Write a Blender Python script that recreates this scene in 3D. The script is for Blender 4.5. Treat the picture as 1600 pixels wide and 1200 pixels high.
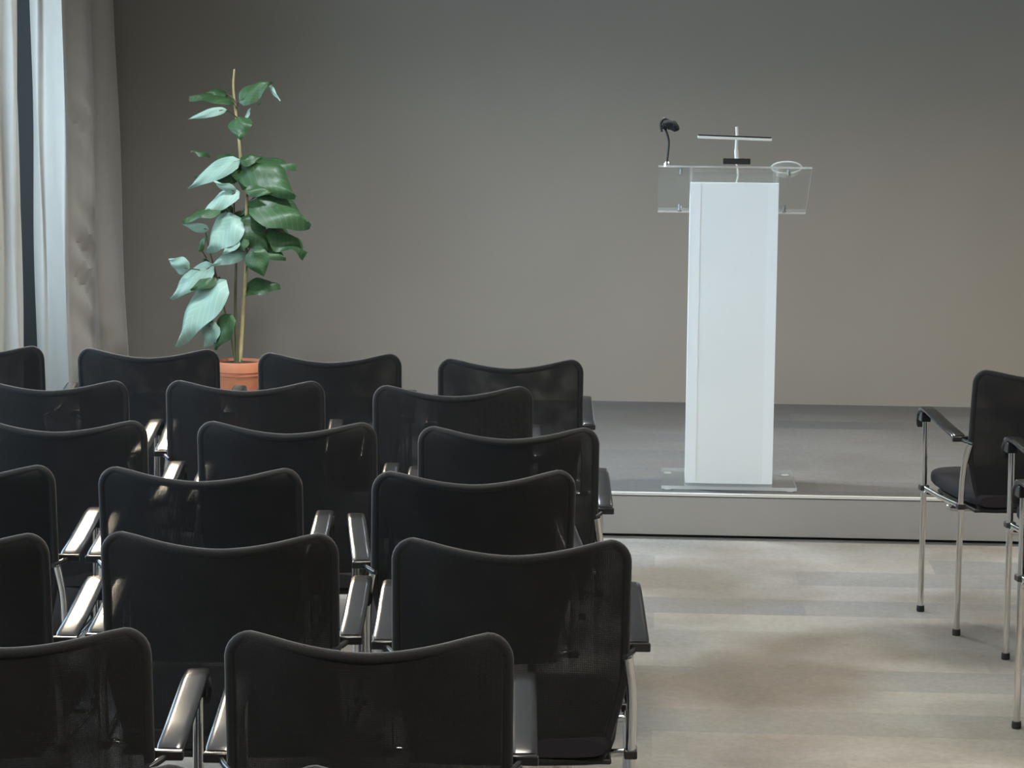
import bpy, bmesh, math, random
from mathutils import Vector, Matrix, Euler
random.seed(7)
for o in list(bpy.data.objects): bpy.data.objects.remove(o)
SC = bpy.context.scene
COL = SC.collection
PI = math.pi

# ---------------------------------------------------------------- camera
FPX = 3865.0
CAMH = 1.73
YAW, PITCH, ROLL = math.radians(3.4), math.atan(473/3865), math.radians(.55)
cam = bpy.data.objects.new('camera', bpy.data.cameras.new('camera'))
COL.objects.link(cam)
cam.data.sensor_width = 36; cam.data.lens = FPX/1600*36
cam.data.clip_start = .05; cam.data.clip_end = 200
RM = Matrix.Rotation(YAW, 3, 'Z') @ Matrix.Rotation(PI/2-PITCH, 3, 'X') @ Matrix.Rotation(ROLL, 3, 'Z')
cam.location = (0, 0, CAMH); cam.rotation_euler = RM.to_euler()
SC.camera = cam

# ---------------------------------------------------------------- world, light, exposure
SC.view_settings.view_transform = 'Standard'
SC.view_settings.look = 'None'
SC.view_settings.gamma = 1
SC.view_settings.use_curve_mapping = False
SC.view_settings.exposure = 0.95
W = bpy.data.worlds.new('overcast_sky'); SC.world = W; W.use_nodes = True
W.node_tree.nodes['Background'].inputs[0].default_value = (.62, .82, 1.0, 1)
W.node_tree.nodes['Background'].inputs[1].default_value = 3.6
SKY_PORTALS = [((-3.44, 7.0, 1.65), (8.0, 2.1))]
for loc, size in SKY_PORTALS:
    l = bpy.data.lights.new('window_portal', 'AREA'); l.shape = 'RECTANGLE'; l.size = size[1]; l.size_y = size[0]
    l.cycles.is_portal = True
    o = bpy.data.objects.new('window_portal', l); COL.objects.link(o)
    o.location = loc; o.rotation_euler = (0, -PI/2, 0)
PANEL_EMIT = 30.0      # ceiling panels, warm
PANELS = [(-.6, 2.4), (2.4, 2.4), (-.6, 5.6), (2.4, 5.6)]
COOL, WARM = (.84, .93, 1), (1, .91, .79)
FILL_DOWNS = [(-1.9, 9.8, 72, COOL), (-.6, 9.95, 170, COOL), (.9, 9.9, 85, WARM), (2.2, 9.9, 75, WARM), (3.5, 9.9, 85, WARM)]  # unseen lamps added to lift the wall and plant behind the stage
SPOT_W = 115.0
SPOTS = [(-2.45, 9.3), (-2.5, 10.2), (-2.35, 11.1)]

ROOM_L, ROOM_R, ROOM_B, ROOM_F, CEIL = -3.4, 4.6, -2.2, 12.1, 3.0
STAGE_Y, STAGE_Z = 9.35, .17

# ---------------------------------------------------------------- helpers
def ray(px, py):
    return (RM @ Vector(((px-800)/FPX, -(py-600)/FPX, -1)))
def at_z(px, py, z):
    r = ray(px, py); t = (z-CAMH)/r.z
    return Vector((0, 0, CAMH)) + r*t
def at_y(px, py, y):
    r = ray(px, py); return Vector((0, 0, CAMH)) + r*(y/r.y)

def tag(o, label, cat, group=None, kind=None):
    if label: o['label'] = label
    if cat: o['category'] = cat
    if group: o['group'] = group
    if kind: o['kind'] = kind
    return o
def obj(name, bm, mat, parent=None, smooth=True, bevel=0, recalc=True):
    me = bpy.data.meshes.new(name)
    if recalc: bmesh.ops.recalc_face_normals(bm, faces=bm.faces)
    bm.to_mesh(me); bm.free()
    for m in (mat if isinstance(mat, (list, tuple)) else [mat]): me.materials.append(m)
    if smooth:
        for p in me.polygons: p.use_smooth = True
        try: me.set_sharp_from_angle(angle=math.radians(38))
        except Exception: pass
    o = bpy.data.objects.new(name, me); COL.objects.link(o)
    if parent is not None: o.parent = parent
    if bevel:
        md = o.modifiers.new('bevel', 'BEVEL'); md.width = bevel; md.segments = 3; md.limit_method = 'ANGLE'
    return o
def empty(name, loc, rz=0):
    o = bpy.data.objects.new(name, None); COL.objects.link(o)
    o.location = loc; o.rotation_euler = (0, 0, rz); o.empty_display_size = .1
    return o
def structure(name, bm, mat, label=None, parent=None, **k):
    o = obj(name, bm, mat, parent, **k)
    if parent is None: o['kind'] = 'structure'
    if label: o['label'] = label; o['category'] = name.split('_')[0]
    return o
def box(bm, c, s, rot=None):
    vs = []
    for dx in (-.5, .5):
        for dy in (-.5, .5):
            for dz in (-.5, .5):
                v = Vector((dx*s[0], dy*s[1], dz*s[2]))
                if rot: v = rot @ v
                vs.append(bm.verts.new(v+Vector(c)))
    for f in ((0,1,3,2),(4,6,7,5),(0,4,5,1),(2,3,7,6),(0,2,6,4),(1,5,7,3)):
        bm.faces.new([vs[i] for i in f])
    return bm
def B(c, s, rot=None): return box(bmesh.new(), c, s, rot)
def smooth_path(pts, n=6, closed=False):
    pts = [Vector(p) for p in pts]; out = []; m = len(pts)
    rng = m if closed else m-1
    for i in range(rng):
        if closed: a,b,c,d = pts[(i-1)%m], pts[i], pts[(i+1)%m], pts[(i+2)%m]
        else: a,b,c,d = pts[max(i-1,0)], pts[i], pts[i+1], pts[min(i+2,m-1)]
        for k in range(n):
            t = k/n
            out.append(.5*((2*b)+(c-a)*t+(2*a-5*b+4*c-d)*t*t+(3*b-a-3*c+d)*t**3))
    if not closed: out.append(pts[-1])
    return out
def tube(bm, pts, r, seg=12, closed=False, cap=True, flat=None):
    pts = [Vector(p) for p in pts]; n = len(pts); rings = []
    up = None
    for i, p in enumerate(pts):
        a = pts[(i-1) % n] if (closed or i > 0) else p
        b = pts[(i+1) % n] if (closed or i < n-1) else p
        t = (b-a).normalized()
        if up is None:
            up = Vector((0, 0, 1)) if abs(t.z) < .9 else Vector((0, 1, 0))
        u = (up - t*up.dot(t)).normalized(); w = t.cross(u); up = u
        rr = r[i] if isinstance(r, (list, tuple)) else r
        fx, fy = flat or (1, 1)
        rings.append([bm.verts.new(p + u*math.cos(2*PI*k/seg)*rr*fx + w*math.sin(2*PI*k/seg)*rr*fy) for k in range(seg)])
    for i in range(n if closed else n-1):
        A, Bq = rings[i], rings[(i+1) % n]
        for k in range(seg):
            bm.faces.new((A[k], A[(k+1) % seg], Bq[(k+1) % seg], Bq[k]))
    if cap and not closed:
        bm.faces.new(rings[0][::-1]); bm.faces.new(rings[-1])
    return bm
def T(pts, r, **k): return tube(bmesh.new(), pts, r, **k)
def lathe(bm, prof, c=(0, 0, 0), seg=32):
    rings = []
    for (r, z) in prof:
        if r < 1e-6: rings.append([bm.verts.new((c[0], c[1], c[2]+z))])
        else: rings.append([bm.verts.new((c[0]+r*math.cos(2*PI*k/seg), c[1]+r*math.sin(2*PI*k/seg), c[2]+z)) for k in range(seg)])
    for A, Bq in zip(rings, rings[1:]):
        for k in range(seg):
            k2 = (k+1) % seg
            if len(A) == 1 and len(Bq) == 1: continue
            if len(A) == 1: bm.faces.new((A[0], Bq[k], Bq[k2]))
            elif len(Bq) == 1: bm.faces.new((A[k], A[k2], Bq[0]))
            else: bm.faces.new((A[k], A[k2], Bq[k2], Bq[k]))
    return bm
def loft(bm, secs):
    R = [[bm.verts.new(p) for p in s] for s in secs]; n = len(R[0])
    for a, b in zip(R, R[1:]):
        for k in range(n): bm.faces.new((a[k], a[(k+1) % n], b[(k+1) % n], b[k]))
    bm.faces.new(R[0][::-1]); bm.faces.new(R[-1]); return bm

# ---------------------------------------------------------------- materials
def nodes(name):
    m = bpy.data.materials.new(name); m.use_nodes = True
    nt = m.node_tree; return m, nt, nt.nodes['Principled BSDF'], nt.nodes, nt.links
def simple(name, col, rough=.5, metal=0, noise=.0, nscale=40, bump=0, bscale=200, **k):
    m, nt, p, N, L = nodes(name)
    p.inputs['Base Color'].default_value = (*col, 1); p.inputs['Roughness'].default_value = rough
    p.inputs['Metallic'].default_value = metal
    for a, v in k.items(): p.inputs[a].default_value = v
    tc = N.new('ShaderNodeTexCoord')
    if noise:
        nz = N.new('ShaderNodeTexNoise'); nz.inputs['Scale'].default_value = nscale; L.new(tc.outputs['Object'], nz.inputs['Vector'])
        mx = N.new('ShaderNodeMix'); mx.data_type = 'RGBA'
        mx.inputs['A'].default_value = (*[c*(1-noise) for c in col], 1); mx.inputs['B'].default_value = (*[min(1, c*(1+noise)) for c in col], 1)
        L.new(nz.outputs['Fac'], mx.inputs['Factor']); L.new(mx.outputs['Result'], p.inputs['Base Color'])
    if bump:
        nb = N.new('ShaderNodeTexNoise'); nb.inputs['Scale'].default_value = bscale; L.new(tc.outputs['Object'], nb.inputs['Vector'])
        b = N.new('ShaderNodeBump'); b.inputs['Strength'].default_value = bump; b.inputs['Distance'].default_value = .002
        L.new(nb.outputs['Fac'], b.inputs['Height']); L.new(b.outputs['Normal'], p.inputs['Normal'])
    return m
def carpet(name, c1, c2, c3, plank=(1.0, .25), off=0):
    m, nt, p, N, L = nodes(name)
    tc = N.new('ShaderNodeTexCoord'); mp = N.new('ShaderNodeMapping'); mp.inputs['Location'].default_value = (off, off*.7, 0)
    L.new(tc.outputs['Object'], mp.inputs['Vector'])
    br = N.new('ShaderNodeTexBrick'); br.inputs['Scale'].default_value = 1
    br.inputs['Brick Width'].default_value = plank[0]; br.inputs['Row Height'].default_value = plank[1]
    br.inputs['Mortar Size'].default_value = 0; br.inputs['Bias'].default_value = 0
    br.inputs['Color1'].default_value = (*c1, 1); br.inputs['Color2'].default_value = (*c2, 1)
    L.new(mp.outputs['Vector'], br.inputs['Vector'])
    nz = N.new('ShaderNodeTexNoise'); nz.inputs['Scale'].default_value = 1.1; nz.inputs['Detail'].default_value = 3
    L.new(mp.outputs['Vector'], nz.inputs['Vector'])
    rp = N.new('ShaderNodeValToRGB'); rp.color_ramp.elements[0].position = .45; rp.color_ramp.elements[1].position = .62
    L.new(nz.outputs['Fac'], rp.inputs['Fac'])
    mx = N.new('ShaderNodeMix'); mx.data_type = 'RGBA'; L.new(rp.outputs['Color'], mx.inputs['Factor'])
    L.new(br.outputs['Color'], mx.inputs['A']); mx.inputs['B'].default_value = (*c3, 1)
    n2 = N.new('ShaderNodeTexNoise'); n2.inputs['Scale'].default_value = 55; n2.inputs['Detail'].default_value = 4
    L.new(tc.outputs['Object'], n2.inputs['Vector'])
    m2 = N.new('ShaderNodeMix'); m2.data_type = 'RGBA'; m2.blend_type = 'OVERLAY'; m2.inputs['Factor'].default_value = .25
    L.new(mx.outputs['Result'], m2.inputs['A']); L.new(n2.outputs['Color'], m2.inputs['B'])
    bw = N.new('ShaderNodeRGBToBW'); L.new(n2.outputs['Color'], bw.inputs[0]); L.new(bw.outputs[0], m2.inputs['B'])
    L.new(m2.outputs['Result'], p.inputs['Base Color']); p.inputs['Roughness'].default_value = .95
    p.inputs['Specular IOR Level'].default_value = .15
    n3 = N.new('ShaderNodeTexNoise'); n3.inputs['Scale'].default_value = 300; L.new(tc.outputs['Object'], n3.inputs['Vector'])
    b = N.new('ShaderNodeBump'); b.inputs['Strength'].default_value = .5; b.inputs['Distance'].default_value = .003
    L.new(n3.outputs['Fac'], b.inputs['Height']); L.new(b.outputs['Normal'], p.inputs['Normal'])
    return m
def mesh_fabric(name):
    m, nt, p, N, L = nodes(name)
    p.inputs['Base Color'].default_value = (.006, .006, .0068, 1); p.inputs['Roughness'].default_value = .75
    p.inputs['Sheen Weight'].default_value = .15; p.inputs['Specular IOR Level'].default_value = .25
    tc = N.new('ShaderNodeTexCoord'); prev = None
    for d in ('X', 'Z'):
        w = N.new('ShaderNodeTexWave'); w.wave_type = 'BANDS'; w.bands_direction = d; w.inputs['Scale'].default_value = 170
        w.inputs['Distortion'].default_value = .6; w.inputs['Detail'].default_value = 0; w.inputs['Detail Scale'].default_value = .1
        L.new(tc.outputs['Object'], w.inputs['Vector'])
        if prev:
            mu = N.new('ShaderNodeMath'); mu.operation = 'MULTIPLY'; L.new(prev.outputs['Fac'], mu.inputs[0]); L.new(w.outputs['Fac'], mu.inputs[1]); prev = mu
        else: prev = w
    ml = N.new('ShaderNodeMath'); ml.operation = 'MULTIPLY'; L.new(prev.outputs[0], ml.inputs[0])
    nz = N.new('ShaderNodeTexNoise'); nz.inputs['Scale'].default_value = 16; nz.inputs['Detail'].default_value = 1; L.new(tc.outputs['Object'], nz.inputs['Vector'])
    mr = N.new('ShaderNodeMapRange'); mr.inputs['From Min'].default_value = .35; mr.inputs['From Max'].default_value = .65; mr.inputs['To Min'].default_value = .35; mr.inputs['To Max'].default_value = .95
    L.new(nz.outputs['Fac'], mr.inputs['Value']); L.new(mr.outputs[0], ml.inputs[1])
    tr = N.new('ShaderNodeBsdfTransparent'); mx = N.new('ShaderNodeMixShader')
    L.new(ml.outputs[0], mx.inputs[0]); L.new(p.outputs[0], mx.inputs[1]); L.new(tr.outputs[0], mx.inputs[2])
    L.new(mx.outputs[0], N['Material Output'].inputs['Surface'])
    return m
def glassy(name, col=(1, 1, 1), rough=0.0, ior=1.49):
    return simple(name, col, rough, **{'Transmission Weight': 1.0, 'IOR': ior})

M_wall = simple('taupe_wall_paint', (.278, .246, .207), .85, noise=.04, nscale=3, bump=.15, bscale=180)
M_sidewall = simple('pale_wall_paint', (.34, .33, .31), .85, noise=.03, nscale=3)
M_ceil = simple('ceiling_paint', (.38, .37, .35), .9, noise=.02, nscale=3)
M_carpet = carpet('hall_carpet', (.19, .193, .19), (.31, .294, .268), (.175, .155, .13))
M_stage = carpet('stage_carpet', (.105, .106, .108), (.15, .146, .14), (.12, .115, .108), off=.37)
M_fascia = simple('stage_fascia_laminate', (.36, .345, .32), .6, noise=.03, nscale=8)
M_alu = simple('pale_edge_trim', (.72, .70, .66), .4)
M_dark = simple('dark_gap', (.02, .02, .02), .9)
M_curtain = simple('satin_curtain', (.385, .345, .295), .5, noise=.06, nscale=12, bump=.25, bscale=25, **{'Sheen Weight': .25, 'Specular IOR Level': .45})
M_frame = simple('window_frame_paint', (.55, .55, .54), .5)
M_glass = None
M_chrome = simple('polished_chrome', (.78, .77, .75), .12, 1.0)
M_plastic = simple('black_armrest_plastic', (.018, .018, .019), .2, noise=.1, nscale=30)
M_rubber = simple('black_rubber', (.012, .012, .012), .7)
M_mesh = mesh_fabric('black_mesh_fabric')
M_edge = simple('black_knit_sleeve', (.009, .009, .0095), .8, bump=.6, bscale=500, **{'Sheen Weight': .22, 'Sheen Roughness': .4, 'Specular IOR Level': .3})
M_seat = simple('charcoal_seat_fabric', (.018, .016, .018), .85, bump=.5, bscale=400, **{'Specular IOR Level': .2})
M_frost = simple('frosted_white_film', (.84, .875, .885), .36, noise=.04, nscale=3, bump=1, bscale=3.5, **{'Specular IOR Level': .5})
def sheet(name, tint=(.96, .975, .97), haze=.0, hcol=(.85, .88, .88), rough=.03, base=.05):
    m, nt, p, N, L = nodes(name)
    tr = N.new('ShaderNodeBsdfTransparent'); tr.inputs[0].default_value = (*tint, 1)
    p.inputs['Base Color'].default_value = (*hcol, 1); p.inputs['Roughness'].default_value = .3
    gl = N.new('ShaderNodeBsdfGlossy'); gl.inputs['Roughness'].default_value = rough
    lw = N.new('ShaderNodeFresnel'); lw.inputs['IOR'].default_value = 1.45
    m1 = N.new('ShaderNodeMixShader'); m1.inputs[0].default_value = haze; L.new(tr.outputs[0], m1.inputs[1]); L.new(p.outputs[0], m1.inputs[2])
    m2 = N.new('ShaderNodeMixShader'); ge = N.new('ShaderNodeNewGeometry'); iv = N.new('ShaderNodeMath'); iv.operation = 'SUBTRACT'; iv.inputs[0].default_value = 1; L.new(ge.outputs['Backfacing'], iv.inputs[1])
    fm = N.new('ShaderNodeMath'); fm.operation = 'MULTIPLY'; L.new(lw.outputs[0], fm.inputs[0]); L.new(iv.outputs[0], fm.inputs[1]); L.new(fm.outputs[0], m2.inputs[0]); L.new(m1.outputs[0], m2.inputs[1]); L.new(gl.outputs[0], m2.inputs[2])
    L.new(m2.outputs[0], N['Material Output'].inputs['Surface']); return m
M_acryl = sheet('clear_acrylic', haze=.05)
M_acedge = sheet('acrylic_edge_highlight', haze=.55)  # white haze paints in light caught by edges, feet and rim
M_bowl = sheet('thick_bowl_glass', haze=.06, rough=.05)
M_acedge2 = sheet('faint_acrylic_edge_highlight', haze=.30)
def clear_box(name, c, s, parent, rot=None, edge=None):
    # clear sheet, its rim whitened to paint in edge glow
    o = obj(name, B(c, s, rot), [M_acryl, edge or M_acedge], parent, smooth=False)
    ar = sorted(o.data.polygons, key=lambda f: -f.area)
    for f in ar[2:]: f.material_index = 1
    return o
M_tape = simple('bright_white_film_edge', (.88, .92, .94), .4)
M_whitep = simple('white_plastic', (.75, .74, .70), .4)
M_blackp = simple('black_microphone_metal', (.015, .015, .015), .45)
M_foam = simple('black_foam', (.01, .01, .01), .95, bump=.8, bscale=600)
M_terra = simple('terracotta', (.62, .21, .10), .6, noise=.12, nscale=20)
M_soil = simple('dark_soil', (.04, .03, .02), .95, noise=.4, nscale=60, bump=1, bscale=90)
M_stem = simple('pale_cane_stem', (.42, .33, .15), .6, noise=.3, nscale=25)
M_stem2 = simple('green_brown_stem', (.10, .095, .04), .6, noise=.3, nscale=25)
def leafmat():
    m, nt, p, N, L = nodes('glossy_green_leaf')
    tc = N.new('ShaderNodeTexCoord'); uv = tc.outputs['UV']
    sp = N.new('ShaderNodeSeparateXYZ'); L.new(uv, sp.inputs[0])
    # veins: midrib and side veins
    ab = N.new('ShaderNodeMath'); ab.operation = 'ABSOLUTE'; L.new(sp.outputs['X'], ab.inputs[0])
    su = N.new('ShaderNodeMath'); su.operation = 'MULTIPLY_ADD'; su.inputs[1].default_value = -.55; L.new(ab.outputs[0], su.inputs[0]); L.new(sp.outputs['Y'], su.inputs[2])
    mu = N.new('ShaderNodeMath'); mu.operation = 'MULTIPLY'; mu.inputs[1].default_value = 40; L.new(su.outputs[0], mu.inputs[0])
    si = N.new('ShaderNodeMath'); si.operation = 'SINE'; L.new(mu.outputs[0], si.inputs[0])
    rp = N.new('ShaderNodeValToRGB'); rp.color_ramp.elements[0].position = .8; rp.color_ramp.elements[1].position = 1
    L.new(si.outputs[0], rp.inputs['Fac'])
    nz = N.new('ShaderNodeTexNoise'); nz.inputs['Scale'].default_value = 14; L.new(tc.outputs['Object'], nz.inputs['Vector'])
    c1 = N.new('ShaderNodeMix'); c1.data_type = 'RGBA'; c1.inputs['A'].default_value = (.022, .060, .022, 1); c1.inputs['B'].default_value = (.055, .12, .042, 1)
    L.new(nz.outputs['Fac'], c1.inputs['Factor'])
    c2 = N.new('ShaderNodeMix'); c2.data_type = 'RGBA'; c2.inputs['B'].default_value = (.10, .20, .08, 1)
    L.new(c1.outputs['Result'], c2.inputs['A']); mm = N.new('ShaderNodeMath'); mm.operation = 'MULTIPLY'; mm.inputs[1].default_value = .35
    L.new(rp.outputs['Color'], mm.inputs[0]); L.new(mm.outputs[0], c2.inputs['Factor'])
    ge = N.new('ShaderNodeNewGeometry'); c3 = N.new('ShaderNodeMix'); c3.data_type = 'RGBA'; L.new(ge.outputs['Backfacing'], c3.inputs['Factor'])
    lit = N.new('ShaderNodeMix'); lit.data_type = 'RGBA'; lit.inputs['A'].default_value = (.29, .43, .34, 1); lit.inputs['B'].default_value = (.46, .62, .52, 1)  # pale back-face colour paints in window light on left-facing leaves
    L.new(mm.outputs[0], lit.inputs['Factor']); L.new(c2.outputs['Result'], c3.inputs['A']); L.new(lit.outputs['Result'], c3.inputs['B'])
    L.new(c3.outputs['Result'], p.inputs['Base Color']); p.inputs['Roughness'].default_value = .42
    p.inputs['Specular IOR Level'].default_value = .5
    return m
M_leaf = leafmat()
M_lampbody = simple('white_lamp_housing', (.7, .7, .7), .4)
def emit(name, col, s):
    m, nt, p, N, L = nodes(name); p.inputs['Emission Color'].default_value = (*col, 1); p.inputs['Emission Strength'].default_value = s
    p.inputs['Base Color'].default_value = (.8, .8, .8, 1); return m
M_panel = emit('lit_warm_diffuser', (1, .92, .80), PANEL_EMIT)

M_glass = sheet('window_glass', (.97, .99, 1), 0)
# ---------------------------------------------------------------- room shell
cx, cy = (ROOM_L+ROOM_R)/2, (ROOM_B+ROOM_F)/2
wx, wy = ROOM_R-ROOM_L, ROOM_F-ROOM_B
structure('floor', B((cx, cy, -.05), (wx+.4, wy+.4, .1)), M_carpet, 'grey carpet tile floor of the hall', smooth=False)
structure('ceiling', B((cx, cy, CEIL+.05), (wx+.4, wy+.4, .1)), M_ceil, 'plain ceiling', smooth=False)
structure('wall_back', B((cx, ROOM_F+.1, CEIL/2), (wx+.4, .2, CEIL)), M_wall, 'plain taupe wall behind the stage', smooth=False)
structure('wall_right', B((ROOM_R+.1, cy, CEIL/2), (.2, wy, CEIL)), M_sidewall, 'pale side wall', smooth=False)
structure('wall_rear', B((cx, ROOM_B-.1, CEIL/2), (wx+.4, .2, CEIL)), M_sidewall, 'pale rear wall', smooth=False)
WY0, WY1, WZ0, WZ1 = 3.0, 11.0, .6, 2.7
bm = bmesh.new()
box(bm, (ROOM_L-.1, (ROOM_B+WY0)/2, CEIL/2), (.2, WY0-ROOM_B, CEIL))
box(bm, (ROOM_L-.1, (WY1+ROOM_F)/2, CEIL/2), (.2, ROOM_F-WY1, CEIL))
box(bm, (ROOM_L-.1, (WY0+WY1)/2, WZ0/2), (.2, WY1-WY0, WZ0))
box(bm, (ROOM_L-.1, (WY0+WY1)/2, (WZ1+CEIL)/2), (.2, WY1-WY0, CEIL-WZ1))
structure('wall_left', bm, M_sidewall, 'window wall at the left', smooth=False)
bm = bmesh.new(); X = ROOM_L-.1
for z in (WZ0+.03, WZ1-.03): box(bm, (X, (WY0+WY1)/2, z), (.07, WY1-WY0, .06))
for i in range(5): box(bm, (X, WY0+.03+(WY1-WY0-.06)*i/4, (WZ0+WZ1)/2), (.07, .06, WZ1-WZ0))
wf = structure('window_1', bm, M_frame, 'wide window in the left wall', smooth=False)
bm = bmesh.new()
for i in range(4):
    w = (WY1-WY0)/4; box(bm, (X, WY0+w*(i+.5), (WZ0+WZ1)/2), (.006, w-.06, WZ1-WZ0-.1))
obj('pane', bm, M_glass, wf, smooth=False)

# ---------------------------------------------------------------- stage
sx0, sx1 = ROOM_L, ROOM_R
st = empty('stage_platform', (.8, STAGE_Y, 0)); 
tag(st, 'low carpeted stage with pale edge strip running along the taupe wall', 'stage')
def rel(o, root):       # geometry written in world coordinates, parented to a root that only translates
    o.parent = root; o.matrix_parent_inverse = Matrix.Translation(root.location).inverted(); return o
d = ROOM_F-STAGE_Y
rel(obj('deck', B((cx, STAGE_Y+.01+(d-.01)/2, STAGE_Z-.02), (wx-.004, d-.012, .04)), M_stage, smooth=False), st)
rel(obj('front_panel', B((cx, STAGE_Y+.02, (.012+STAGE_Z-.012)/2), (wx-.004, .02, STAGE_Z-.024)), M_fascia, smooth=False), st)
rel(obj('edge_strip', B((cx, STAGE_Y+.014, STAGE_Z-.002), (wx-.004, .018, .010)), M_alu, smooth=False), st)
rel(obj('plinth', B((cx, STAGE_Y+.04, .012), (wx-.004, .02, .024)), M_dark, smooth=False), st)

# ---------------------------------------------------------------- curtain
def u2(u, Y): return ((u-1030)/3865*Y, Y)
top = [u2(38, 11.22), u2(46, 11.13), u2(56, 11.15), u2(66, 11.12), u2(76, 11.03), u2(88, 10.97), u2(93, 11.00), u2(90, 11.12), u2(94, 11.24), u2(110, 11.30), u2(126, 11.34), u2(133, 11.40), u2(131, 11.54), u2(133, 11.68), u2(150, 11.74), u2(161, 11.80), u2(164, 11.88), (-2.8, 11.95)]
bot = [u2(42, 11.24), u2(52, 11.15), u2(62, 11.14), u2(70, 11.09), u2(80, 11.02), u2(90, 10.97), u2(93, 11.00), u2(92, 11.12), u2(99, 11.24), u2(116, 11.30), u2(130, 11.34), u2(139, 11.40), u2(140, 11.54), u2(146, 11.66), u2(170, 11.72), u2(185, 11.78), u2(190, 11.88), (-2.7, 11.95)]
def make_curtain(top, bot, crease, label):
    pt = smooth_path([(a, b, 0) for a, b in top], 7); pb = smooth_path([(a, b, 0) for a, b in bot], 7)
    bm = bmesh.new(); NR = 70; rows = []
    for j in range(NR+1):
        t = j/NR; z = 2.93+(STAGE_Z+.012-2.93)*t
        k = t**1.3; row = []
        for i, (a, b) in enumerate(zip(pt, pb)):
            p = a.lerp(b, k); s = i/len(pt)
            cr = math.exp(-((s-crease)/.07)**2)*max(0, min(1, (t-.30)*4))
            q = .026*cr*math.sin(z*34+s*30)*(.6+.4*math.sin(z*9)) + .005*math.sin(z*5+i*.35)
            row.append(bm.verts.new((p.x+q, p.y-q*.4, z)))
        rows.append(row)
    for a, b in zip(rows, rows[1:]):
        for i in range(len(a)-1): bm.faces.new((a[i], a[i+1], b[i+1], b[i]))
    cu = obj('curtain', bm, M_curtain)
    md = cu.modifiers.new('cloth', 'SOLIDIFY'); md.thickness = .004
    tag(cu, label, 'curtain'); return pt
pt = make_curtain(top, bot, .55, 'floor-length taupe satin curtain gathered in the corner beside the plant')
top2 = [(-3.10, 10.42), (-3.02, 10.36), u2(-50, 10.12), u2(-26, 9.99), u2(-8, 10.03), u2(9, 10.02), u2(12, 10.10), u2(8, 10.22), (-2.86, 10.34)]
bot2 = [(-3.10, 10.42), (-3.00, 10.36), u2(-54, 10.12), u2(-28, 9.98), u2(-8, 10.03), u2(14, 10.02), u2(18, 10.10), u2(14, 10.22), (-2.86, 10.34)]
make_curtain(top2, bot2, 9, 'taupe curtain panel at the very left edge of the photo')
structure('filler_1', B((-3.03, 11.56, CEIL/2+STAGE_Z/2), (.34, .16, CEIL-STAGE_Z)), simple('gap_shade_black', (.03, .028, .025), .7), 'added dark block painting shade into the gap between the curtains', smooth=False)  # added black block, stands in for shade between the two curtains
tr = empty('curtain_track', (-2.82, 7.5, CEIL)); tag(tr, 'white ceiling curtain track above the left window', 'curtain track')
rel(obj('rail', B((-2.82, 7.5, CEIL-.02), (.05, 8.9, .036)), M_lampbody, smooth=False), tr)
for i in range(0, len(pt), 14): rel(obj('glider', B((-2.82, pt[i].y, CEIL-.05), (.012, .02, .04)), M_lampbody, smooth=False), tr)

# ---------------------------------------------------------------- ceiling lamps
for i, (x, y) in enumerate(PANELS):
    r = empty('ceiling_light', (x, y, CEIL)); tag(r, 'square flush ceiling light with a warm diffuser', 'ceiling light', 'flush ceiling lights')
    bm = bmesh.new()
    for s in (-1, 1): box(bm, (s*.31, 0, -.03), (.02, .64, .06)); box(bm, (0, s*.31, -.03), (.60, .02, .06))
    obj('frame', bm, M_lampbody, r, smooth=False)
    obj('diffuser', B((0, 0, -.035), (.598, .598, .01)), M_panel, r, smooth=False)
for i, (x, y) in enumerate(SPOTS):
    r = empty('spotlight', (x, y, CEIL)); tag(r, 'small white ceiling spotlight aimed at the rows of chairs', 'spotlight', 'ceiling spotlights')
    tgt = Vector((-.6, 5.2, .6)); src = Vector((x, y, CEIL-.16)); dr = (tgt-src).normalized()
    obj('mount', lathe(bmesh.new(), [(0, 0), (.05, 0), (.05, -.02), (.012, -.025), (.012, -.10), (0, -.10)]), M_lampbody, r)
    hb = bmesh.new()
    tube(hb, [Vector((0, 0, -.16))-dr*.08, Vector((0, 0, -.16))-dr*.06, Vector((0, 0, -.16))+dr*.07], [.03, .055, .065], seg=24, cap=False)
    obj('lamp_head', hb, M_lampbody, r)
    l = bpy.data.lights.new('spotlight_bulb', 'SPOT'); l.energy = SPOT_W; l.color = (1, .84, .62); l.spot_size = math.radians(70); l.spot_blend = .6; l.shadow_soft_size = .12
    lo = bpy.data.objects.new('bulb', l); COL.objects.link(lo); lo.parent = r
    lo.location = Vector((0, 0, -.16))+dr*.09; lo.rotation_euler = dr.to_track_quat('-Z', 'Y').to_euler()

for i, (x, y, dw, dc) in enumerate(FILL_DOWNS):
    r = empty('fill_downlight', (x, y, CEIL)); tag(r, 'added small unseen downlight above the stage', 'fill_downlight', 'added fill downlights')
    obj('housing', lathe(bmesh.new(), [(.10, 0), (.12, 0), (.12, -.012), (.10, -.022), (.088, -.012), (.086, 0)], seg=32), M_lampbody, r)
    l = bpy.data.lights.new('fill_bulb', 'SPOT'); l.energy = dw; l.color = dc; l.spot_size = math.radians(136); l.spot_blend = 1.0; l.shadow_soft_size = .08
    lo = bpy.data.objects.new('bulb', l); COL.objects.link(lo); lo.parent = r; lo.location = (0, 0, -.03)

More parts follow.
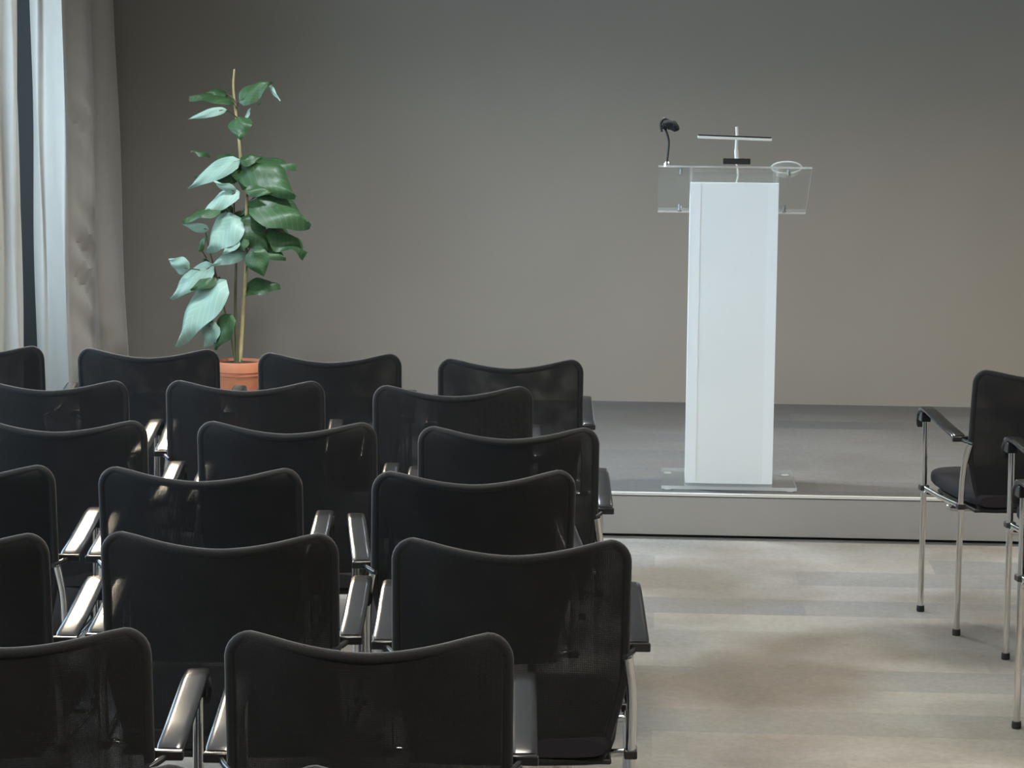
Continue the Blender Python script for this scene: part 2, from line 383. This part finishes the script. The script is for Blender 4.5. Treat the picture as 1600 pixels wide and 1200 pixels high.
# ---------------------------------------------------------------- chair
ZB, ZT, HW = .405, .850, .2225
def back_pt(u, v):
    dz = (ZT-ZB); v1 = 1-.036/dz
    hw = HW
    if v > v1: hw -= .032*(1-math.sqrt(max(0, 1-((v-v1)/(1-v1))**2)))
    if v < .42: hw -= .045*((.42-v)/.42)**1.3
    zt = ZT-.030*(1-abs(u)**1.7)-.02*max(0, abs(u)-.85)
    z = ZB+v*(zt-ZB)
    y = -.195-.075*v**1.3 + .034*abs(u)**2.2*(.35+.65*v)
    return Vector((u*hw, y, z))
def make_chair():
    r = empty('conference_chair', (0, 0, 0))
    # mesh back, two stretched layers
    bm = bmesh.new(); NU, NV = 24, 26
    for off in (0, .014):
        g = [[bm.verts.new(back_pt(-1+2*i/NU, (1-math.cos(PI/2*min(1, j/NV*1.0))) if False else math.sin(PI/2*j/NV)) + Vector((0, off-.007, 0))) for i in range(NU+1)] for j in range(NV+1)]
        for a, b in zip(g, g[1:]):
            for i in range(NU): bm.faces.new((a[i], a[i+1], b[i+1], b[i]))
    obj('backrest', bm, M_mesh, r)
    outline = [back_pt(-1, math.sin(PI/2*j/24)) for j in range(25)] + [back_pt(-1+2*i/20, 1) for i in range(1, 20)] + [back_pt(1, math.sin(PI/2*(24-j)/24)) for j in range(25)]
    outline += [back_pt(1-2*i/12, 0) for i in range(1, 12)]
    fr = obj('back_frame', T(outline, .0095, seg=10, closed=True), M_edge, r)
    # seat cushion
    secs = []
    for (y, zt_, zb_, hw) in ((-.205, .452, .415, .185), (-.19, .462, .412, .20), (-.10, .466, .41, .212), (0, .468, .41, .22), (.10, .476, .41, .225), (.18, .484, .412, .225), (.225, .480, .415, .22), (.247, .465, .42, .212), (.255, .445, .43, .20)):
        s = []
        h = (zt_-zb_)/2; zc = (zt_+zb_)/2
        for k in range(28):
            a = 2*PI*k/28; ca, sa = math.cos(a), math.sin(a)
            s.append((hw*math.copysign(abs(ca)**.28, ca), y, zc+h*math.copysign(abs(sa)**.6, sa)))
        secs.append(s)
    obj('seat', loft(bmesh.new(), secs), M_seat, r)
    bm = bmesh.new(); box(bm, (0, .01, .403), (.40, .40, .012)); obj('seat_pan', bm, M_blackp, r, bevel=.004)
    for y in (.185, -.08): obj('crossbar', T(smooth_path([(-.246, y, .405), (-.225, y, .392), (0, y, .390), (.225, y, .392), (.246, y, .405)], 5), .0085, seg=10), M_chrome, r)
    for s in (-1, 1):
        lg = obj('leg', T(smooth_path([(s*.250, .195, .012), (s*.250, .197, .30), (s*.250, .20, .55), (s*.250, .203, .642)], 5), .0098), M_chrome, r)
        obj('foot_cap', lathe(bmesh.new(), [(0, 0), (.012, 0), (.0135, .004), (.0125, .02), (0, .02)], (s*.250, .195, 0), 14), M_rubber, lg)
        lg = obj('leg', T(smooth_path([(s*.238, -.165, .012), (s*.238, -.168, .25), (s*.238, -.172, .42), (s*.238, -.19, .54), (s*.228, -.212, .62)], 6), .0098), M_chrome, r)
        obj('foot_cap', lathe(bmesh.new(), [(0, 0), (.012, 0), (.0135, .004), (.0125, .02), (0, .02)], (s*.238, -.165, 0), 14), M_rubber, lg)
        # side rail under the seat
        rail = obj('side_rail', T([(s*.250, .197, .415), (s*.246, .03, .412), (s*.238, -.168, .415)], .0085), M_chrome, r)
        obj('connector', B((s*.250, .198, .415), (.03, .03, .018)), M_blackp, rail, bevel=.003)
        obj('connector', B((s*.238, -.170, .415), (.026, .026, .018)), M_blackp, rail, bevel=.003)
        # armrest pad
        secs = []
        for (y, z, hw, th) in ((-.165, .640, .021, .014), (-.15, .645, .022, .014), (-.05, .655, .0225, .013), (.05, .668, .0225, .013), (.14, .681, .022, .013), (.19, .685, .0215, .015), (.215, .682, .021, .02), (.232, .672, .0205, .026), (.240, .655, .0195, .032), (.241, .640, .018, .03)):
            sec = []
            for (a, b) in ((-1, -.4), (-1, .5), (-.86, .9), (-.5, 1), (.5, 1), (.86, .9), (1, .5), (1, -.4), (.8, -1), (-.8, -1)):
                sec.append((s*.250+a*hw, y, z+(b-1)*th*.5 + (0 if b > 0 else 0)))
            secs.append(sec)
        ar = obj('armrest', loft(bmesh.new(), secs), M_plastic, r)
        obj('rear_bar', B((s*.246, -.172, .630), (.056, .016, .017)), M_plastic, ar, bevel=.003)
        obj('leg_socket', B((s*.250, .212, .650), (.032, .04, .034)), M_plastic, ar, bevel=.003)
        obj('back_bracket', T([(s*.246, -.17, .628), (s*.235, -.20, .625), (s*.222, -.225, .622)], .006), M_plastic, ar)
    return r
proto = make_chair()
def copy_tree(o, parent=None):
    c = o.copy(); COL.objects.link(c); c.parent = parent
    for ch in list(o.children): copy_tree(ch, c)
    return c
first = [True]
def chair(label, group, top=None, foot=None, yaw=0):
    """top = image position of the middle of the two back corners; foot = image position of the front left foot; yaw turns to the left"""
    if first[0]: o = proto; first[0] = False
    else: o = copy_tree(proto)
    rz = YAW+math.radians(yaw)
    R = Matrix.Rotation(rz, 3, 'Z')
    if top:
        p = at_z(top[0], top[1], .862); loc = p - R @ Vector((0, -.245, 0))
    else:
        p = at_z(foot[0], foot[1], 0); loc = p - R @ Vector((-.250, .195, 0))
    o.location = (loc.x, loc.y, 0); o.rotation_euler = (0, 0, rz)
    tag(o, label, 'chair', group)
    return o
G = 'black mesh chairs in the left seating block'
CH = [
 # (x mid, y corners, yaw, label)
 (-43, 537, 0, 'black mesh chair of the farthest row, at the left edge before the curtain'),
 (231, 542, 0, 'black mesh chair of the farthest row, left of the terracotta pot'),
 (515, 549, 1, 'black mesh chair of the farthest row, just right of the terracotta pot'),
 (798, 558, 0, 'black mesh chair of the farthest row, at its right end towards the lectern'),
 (75, 591, 0, 'black mesh chair of the second farthest row, cut by the left edge'),
 (383, 592, 2, 'black mesh chair of the second farthest row, directly in front of the terracotta pot'),
 (708, 600, 1, 'black mesh chair of the second farthest row, at its right end on the aisle'),
 (88, 653, 0, 'black mesh chair of the third farthest row, cut by the left edge'),
 (448, 656, 0, 'black mesh chair of the third farthest row, middle one in the photo'),
 (795, 664, 0, 'black mesh chair of the third farthest row, right end, armrest against the stage edge'),
 (-75, 722, 0, 'black mesh chair of the third nearest full row, cut by the left edge'),
 (312, 727, 0, 'black mesh chair of the third nearest full row, with small light spots through its back'),
 (742, 732, 6, 'black mesh chair of the third nearest full row, right one of that row'),
 (-113, 828, 0, 'black mesh chair, second nearest full row, only its right edge showing at left'),
 (342, 828, 0, 'black mesh chair of the second nearest full row, beside the bright paired armrests at left'),
 (800, 838, 0, 'black mesh chair of the second nearest full row, right end on the aisle'),
 (8, 975, 0, 'large black mesh chair of the nearest full row, cut by the lower left corner'),
 (576, 983, 0, 'largest black mesh chair, whole-width back at the bottom centre of the photo'),
 (30, 1188, 0, 'black mesh chair at the bottom edge, only its top rim showing, left one'),
 (725, 1194, 0, 'black mesh chair at the bottom edge, only its top rim showing, central one'),
]
for x, y, yw, lb in CH: chair(lb, G, top=(x, y), yaw=yw)
G2 = 'black mesh chairs in the right seating block'
chair('black mesh chair on chrome legs at the right edge, in front of the stage edge', G2, foot=(1438, 955), yaw=7)
chair('black mesh chair at the right edge, second in its column, one chrome front leg showing', G2, foot=(1571, 1030), yaw=8)
chair('black mesh chair at the right edge, nearest of its column, only a sliver showing', G2, foot=(1588, 1138), yaw=8)

# ---------------------------------------------------------------- lectern
LY = 9.50
pc = at_z(1137, 757, STAGE_Z); LX = pc.x
lec = empty('lectern', (LX, LY, STAGE_Z+.001), 0)
lec.rotation_euler = (0, 0, 0)
tag(lec, 'clear acrylic lectern with a frosted white column standing on the stage', 'lectern')
BZ = .013
clear_box('base_plate', (0, .15, .006+BZ/2), (.52, .44, BZ), lec)
for (x, y) in ((-.235, -.045), (.235, -.045), (-.235, .345), (.235, .345)):
    obj('foot', lathe(bmesh.new(), [(0, 0), (.014, 0), (.016, .003), (.014, .006), (0, .006)], (x, y, 0), 16), M_acedge, lec)
z0 = .006+BZ; PH = 1.164
obj('column_front', B((0, 0, z0+PH/2), (.336, .008, PH)), M_frost, lec, smooth=False, bevel=.0015)
for s in (-1, 1):
    pr = []
    for x in (s*.160, s*.168): pr.append([(x, .004, z0), (x, .226, z0), (x, .226, 1.095), (x, .065, z0+PH-.015), (x, .004, z0+PH)])
    obj('column_side', loft(bmesh.new(), pr), M_frost, lec, smooth=False)
    obj('corner_strip', B((s*.148, -.0052, z0+PH/2), (.040, .0016, PH-.004)), M_tape, lec, smooth=False)
clear_box('column_neck', (0, 0, z0+PH+.017), (.336, .008, .034), lec, edge=M_acedge2)
# sloping reading plate: high edge to the audience
ya, za, yb, zb = -.03, 1.243, .34, 1.052
ang = math.atan2(zb-za, yb-ya); Ln = math.hypot(yb-ya, zb-za)
Rx = Matrix.Rotation(ang, 3, 'X')
clear_box('reading_plate', (0, (ya+yb)/2, (za+zb)/2), (.582, Ln, .008), lec, Rx, edge=M_acedge2)
clear_box('retaining_lip', (0, yb-.003, zb+.009), (.582, .005, .012), lec, Rx, edge=M_acedge2)
for (x, f) in ((-.205, .1), (.205, .1), (-.205, .9), (.205, .9)):
    c = Vector((x, ya+(yb-ya)*f, za+(zb-za)*f))
    obj('stud', T([c-Rx@Vector((0, 0, .016)), c+Rx@Vector((0, 0, .012))], .008), M_chrome, lec)
def onlec(px, py, dy=0): 
    p = at_y(px, py, LY+dy); return p
# gooseneck microphone at the left corner
b = onlec(1042, 259, 0); zpl = STAGE_Z+1.268
mic = empty('gooseneck_microphone', (b.x, LY-.005, STAGE_Z+1.248)); tag(mic, 'small black gooseneck microphone on the left corner of the lectern', 'microphone')
def mloc(px, py, dy=0): return onlec(px, py, dy)-Vector(mic.location)
obj('base', lathe(bmesh.new(), [(0, -.008), (.014, -.008), (.014, .006), (.008, .012), (0, .012)], (0, 0, .002), 16), M_chrome, mic)
obj('gooseneck', T(smooth_path([(0, 0, .01), mloc(1043.5, 240), mloc(1045, 222), mloc(1042, 208), mloc(1038, 200)], 6), .0042), M_blackp, mic)
obj('windscreen', T(smooth_path([mloc(1037, 202), mloc(1040, 196), mloc(1047, 195), mloc(1053, 197), mloc(1059, 194)], 4), [.012]*4+[.019]*4+[.018]*4+[.022]*3+[.018, .010], seg=16), M_foam, mic)
obj('shock_hook', T(smooth_path([mloc(1034, 206), mloc(1032, 194), mloc(1037, 186), mloc(1043, 187), mloc(1046, 196)], 5), .0048), M_blackp, mic)
# cross-shaped stand in the middle
b = onlec(1151, 252)
cr = empty('bar_microphone_stand', (b.x, LY-.005, STAGE_Z+1.248)); tag(cr, 'slim white post with a long crossbar rising from the middle of the lectern', 'microphone stand')
def cloc(px, py, dy=0): return onlec(px, py, dy)-Vector(cr.location)
zc = cloc(1151, 252).z
c = cloc(1151, 252); obj('clamp', B((0, 0, c.z), (.104, .03, .022)), M_rubber, cr, bevel=.003)
bm = T(smooth_path([(0, 0, c.z+.008), cloc(1150.5, 232), cloc(1151.5, 212), cloc(1151, 198)], 5), [.008]*5+[.0062]*5+[.005]*6); obj('post', bm, M_whitep, cr)
p1, p2 = cloc(1090, 214), cloc(1206, 218.5)
q1 = p1.copy(); q2 = p2.copy()
rot = Matrix.Rotation(-math.atan2(q2.z-q1.z, q2.x-q1.x), 3, 'Y')
obj('crossbar', B((q1+q2)/2, ((q2-q1).length, .016, .010), rot), M_whitep, cr, bevel=.002)
obj('top_strip', B((q1+q2)/2+Vector((0, 0, .0075)), ((q2-q1).length-.004, .014, .006), rot), M_rubber, cr, bevel=.001)
obj('cable', T(smooth_path([(0, .02, c.z-.012), cloc(1152, 262, .02), cloc(1153, 275, .03), cloc(1150, 287, .03)], 6), .0032), M_whitep, cr)
# low glass bowl at the right of the plate
b = onlec(1229, 262, .03)
gb = obj('glass_bowl', lathe(bmesh.new(), [(0, .006), (.030, .006), (.046, .040), (.050, .044), (.054, .042), (.040, .004), (.034, 0), (0, 0)], (0, 0, 0), 24), M_bowl)
fz = (.035)/(yb-ya)
gb.location = (b.x, LY+.035, STAGE_Z+za+(zb-za)*((.035-ya)/(yb-ya))+.008); gb.rotation_euler = (ang*.9, 0, 0); gb.scale = (1.15, 1.15, .62)
obj('rim', T([(.050*math.cos(2*PI*k/28), .050*math.sin(2*PI*k/28), .044) for k in range(28)], .0035, closed=True, seg=8), M_acedge, gb)
tag(gb, 'low clear glass bowl on the right end of the lectern plate', 'bowl')

# ---------------------------------------------------------------- potted plant
PY = 11.0
def zp(zx, zy, dy=0):           # plant measured on an enlarged view
    return at_y(230+zx/2.2222, 80+zy/2.2222, PY+dy)
pb0 = zp(318, 1085)
PX = pb0.x; rimz = zp(318, 1085).z+.012
pl = empty('potted_plant', (PX, PY, STAGE_Z+.001)); tag(pl, 'tall broad-leaved green plant in a terracotta pot in front of the taupe wall', 'plant')
ph = rimz-STAGE_Z
obj('pot', lathe(bmesh.new(), [(0, 0), (.075, 0), (.082, .01), (.098, ph-.075), (.100, ph-.07), (.100, ph-.064), (.106, ph-.062), (.107, ph-.048), (.112, ph-.045), (.114, ph-.006), (.112, ph), (.104, ph), (.102, ph-.02), (0, ph-.022)], (0, 0, 0), 40), M_terra, pl)
obj('soil', lathe(bmesh.new(), [(.101, ph-.012), (.06, ph-.006), (0, ph-.004)], (0, 0, 0), 24), M_soil, pl)
L0 = Vector(pl.location)
def zl(zx, zy, dy=0): return zp(zx, zy, dy)-L0
stems = [([(303, 62), (299, 120), (305, 190), (318, 300), (326, 390), (345, 500), (342, 640), (343, 760), (330, 940), (322, 1092)], .010, M_stem),
         ([(300, 500), (303, 600), (308, 730), (306, 880), (312, 1092)], .008, M_stem2),
         ([(345, 745), (335, 850), (326, 1000), (324, 1092)], .008, M_stem2),
         ([(200, 620), (218, 700), (240, 780), (262, 870), (290, 980), (308, 1092)], .006, M_stem2)]
for pts, r, m in stems:
    P = smooth_path([zl(a, b, .01*math.sin(i)) for i, (a, b) in enumerate(pts)], 5); n = len(P)
    obj('stem', T(P, [r*(.45+.55*i/(n-1)) for i in range(n)], seg=9), m, pl)
LF, RT, FR, UP, DN = (-.62, -.82, .02), (.75, -.30, .55), (-.1, -.9, .5), (-.2, -.35, .9), (.3, -.5, -.8)
leaves = [ # base, tip, width, facing, droop
 ((288,172),(146,158),38,UP,.2),((272,150),(198,142),34,RT,.2),((262,205),(142,232),30,LF,.3),((328,168),(432,104),62,FR,.1),((425,120),(462,172),16,LF,.1),
 ((322,232),(322,306),84,FR,.1),((302,385),(142,468),62,LF,.35),((308,432),(165,432),52,RT,.2),((300,372),(242,366),40,RT,.1),((214,362),(152,346),22,UP,.1),
 ((335,392),(518,396),48,RT,.15),((352,388),(515,505),118,(.35,-.8,.5),.15),((345,402),(345,478),78,RT,.1),((378,520),(568,600),112,(.45,-.6,.6),.3),((385,535),(316,575),42,RT,.1),
 ((306,492),(192,562),58,LF,.2),((300,485),(232,452),34,LF,.1),((245,548),(122,592),32,(-.5,-.5,.8),.2),((300,548),(262,550),26,RT,.1),((308,588),(206,694),112,LF,.15),
 ((205,618),(122,600),34,LF,.1),((328,592),(420,692),112,FR,.1),((432,622),(552,704),72,RT,.15),((292,628),(345,655),60,RT,.1),((385,672),(482,722),58,(.3,-.7,.6),.1),
 ((330,700),(222,742),50,LF,.1),((372,698),(405,782),84,FR,.1),((212,732),(178,745),32,RT,.1),((138,755),(74,722),60,LF,.1),((216,752),(82,858),76,LF,.15),
 ((230,790),(150,828),46,FR,.1),((342,818),(462,812),54,RT,.25),((250,815),(100,1022),112,LF,.1),((222,948),(202,1030),78,LF,.1),((284,925),(236,1036),72,(-.55,-.8,.2),.1),
 ((350,482),(436,492),38,FR,.1),((330,380),(400,368),40,FR,.1),((262,800),(240,792),20,RT,.05),((310,560),(340,600),44,RT,.1),((268,545),(232,560),26,RT,.1),
 ((395,175),(380,188),10,RT,0),((345,230),(358,196),14,LF,0),((180,690),(208,640),26,FR,.1),((340,650),(296,690),50,FR,.1),((310,655),(262,702),46,LF,.1)]
def heart(t):
    return (math.sin(PI*min(1, t**.58))**.8)*(1-.25*t*t) if t > 0 else 0
for i, (b, t, w, nrm, dr) in enumerate(leaves):
    dy = {LF: -.07, RT: .03, FR: -.09, UP: 0}.get(nrm, -.05)+random.uniform(-.03, .03)
    B0 = zl(b[0], b[1], dy); T0 = zl(t[0], t[1], dy+random.uniform(-.05, .03))
    ax = T0-B0; ln = ax.length; a = ax.normalized()
    n = Vector(nrm).normalized(); n = (n-a*n.dot(a)).normalized(); s = a.cross(n)
    # keep the projected width of the blade close to what is seen
    perp = Vector((a.z, 0, -a.x)); pr = max(.45, abs(s.dot(perp.normalized())))
    wid = w/2.2222/351/pr*1.06
    bm = bmesh.new(); uvl = bm.loops.layers.uv.new('UVMap'); NL, NW = 14, 8; g = []; info = {}
    for j in range(NL+1):
        tt = j/NL; hw = max(.0004, wid/2*heart(tt)); row = []
        for k in range(NW+1):
            u = -1+2*k/NW
            back = -.12*ln*(abs(u)**1.5)*max(0, 1-tt*4)       # heart lobes reach behind the stalk
            cup = -.14*wid*(u*u) + .045*wid*math.cos(8*tt+3.5*u+i) + .05*wid*abs(u)*math.sin(11*tt+2*i)
            drp = -dr*ln*tt*tt*.35
            p = B0 + a*(ln*tt+back) + s*(u*hw) + n*(cup+.05*wid) + Vector((0, 0, drp*.35)) + n*(.06*ln*math.sin(PI*tt))
            v = bm.verts.new(p); info[v] = (u*hw/max(wid, .001)*2, tt); row.append(v)
        g.append(row)
    for ra, rb in zip(g, g[1:]):
        for k in range(NW):
            f = bm.faces.new((ra[k], ra[k+1], rb[k+1], rb[k]))
            for lp in f.loops: lp[uvl].uv = info[lp.vert]
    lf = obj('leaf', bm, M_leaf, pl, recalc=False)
    if (nrm == LF) != (sum(f.normal.y*f.area for f in lf.data.polygons) > 0): lf.data.flip_normals()  # left-facing leaves turn their painted-light back face to the camera
    # stalk
    if b[1] < 1000 and w > 25:
        sx = 330 if b[0] > 200 else 240
        sx = min((303, 345, 322), key=lambda q: abs(q-b[0])) if b[1] > 300 else 305+(b[1]-100)*.08
        if b[0] < 260 and b[1] > 600: sx = 240+(b[1]-780)*.12 if b[1] > 700 else 205
        S0 = zl(sx, b[1]+28, 0)
        obj('stalk', T(smooth_path([S0, (S0+B0)/2+Vector((0, -.01, .012)), B0, B0+a*ln*.1+n*.05*wid], 4), .0028, seg=6), M_stem2, lf)
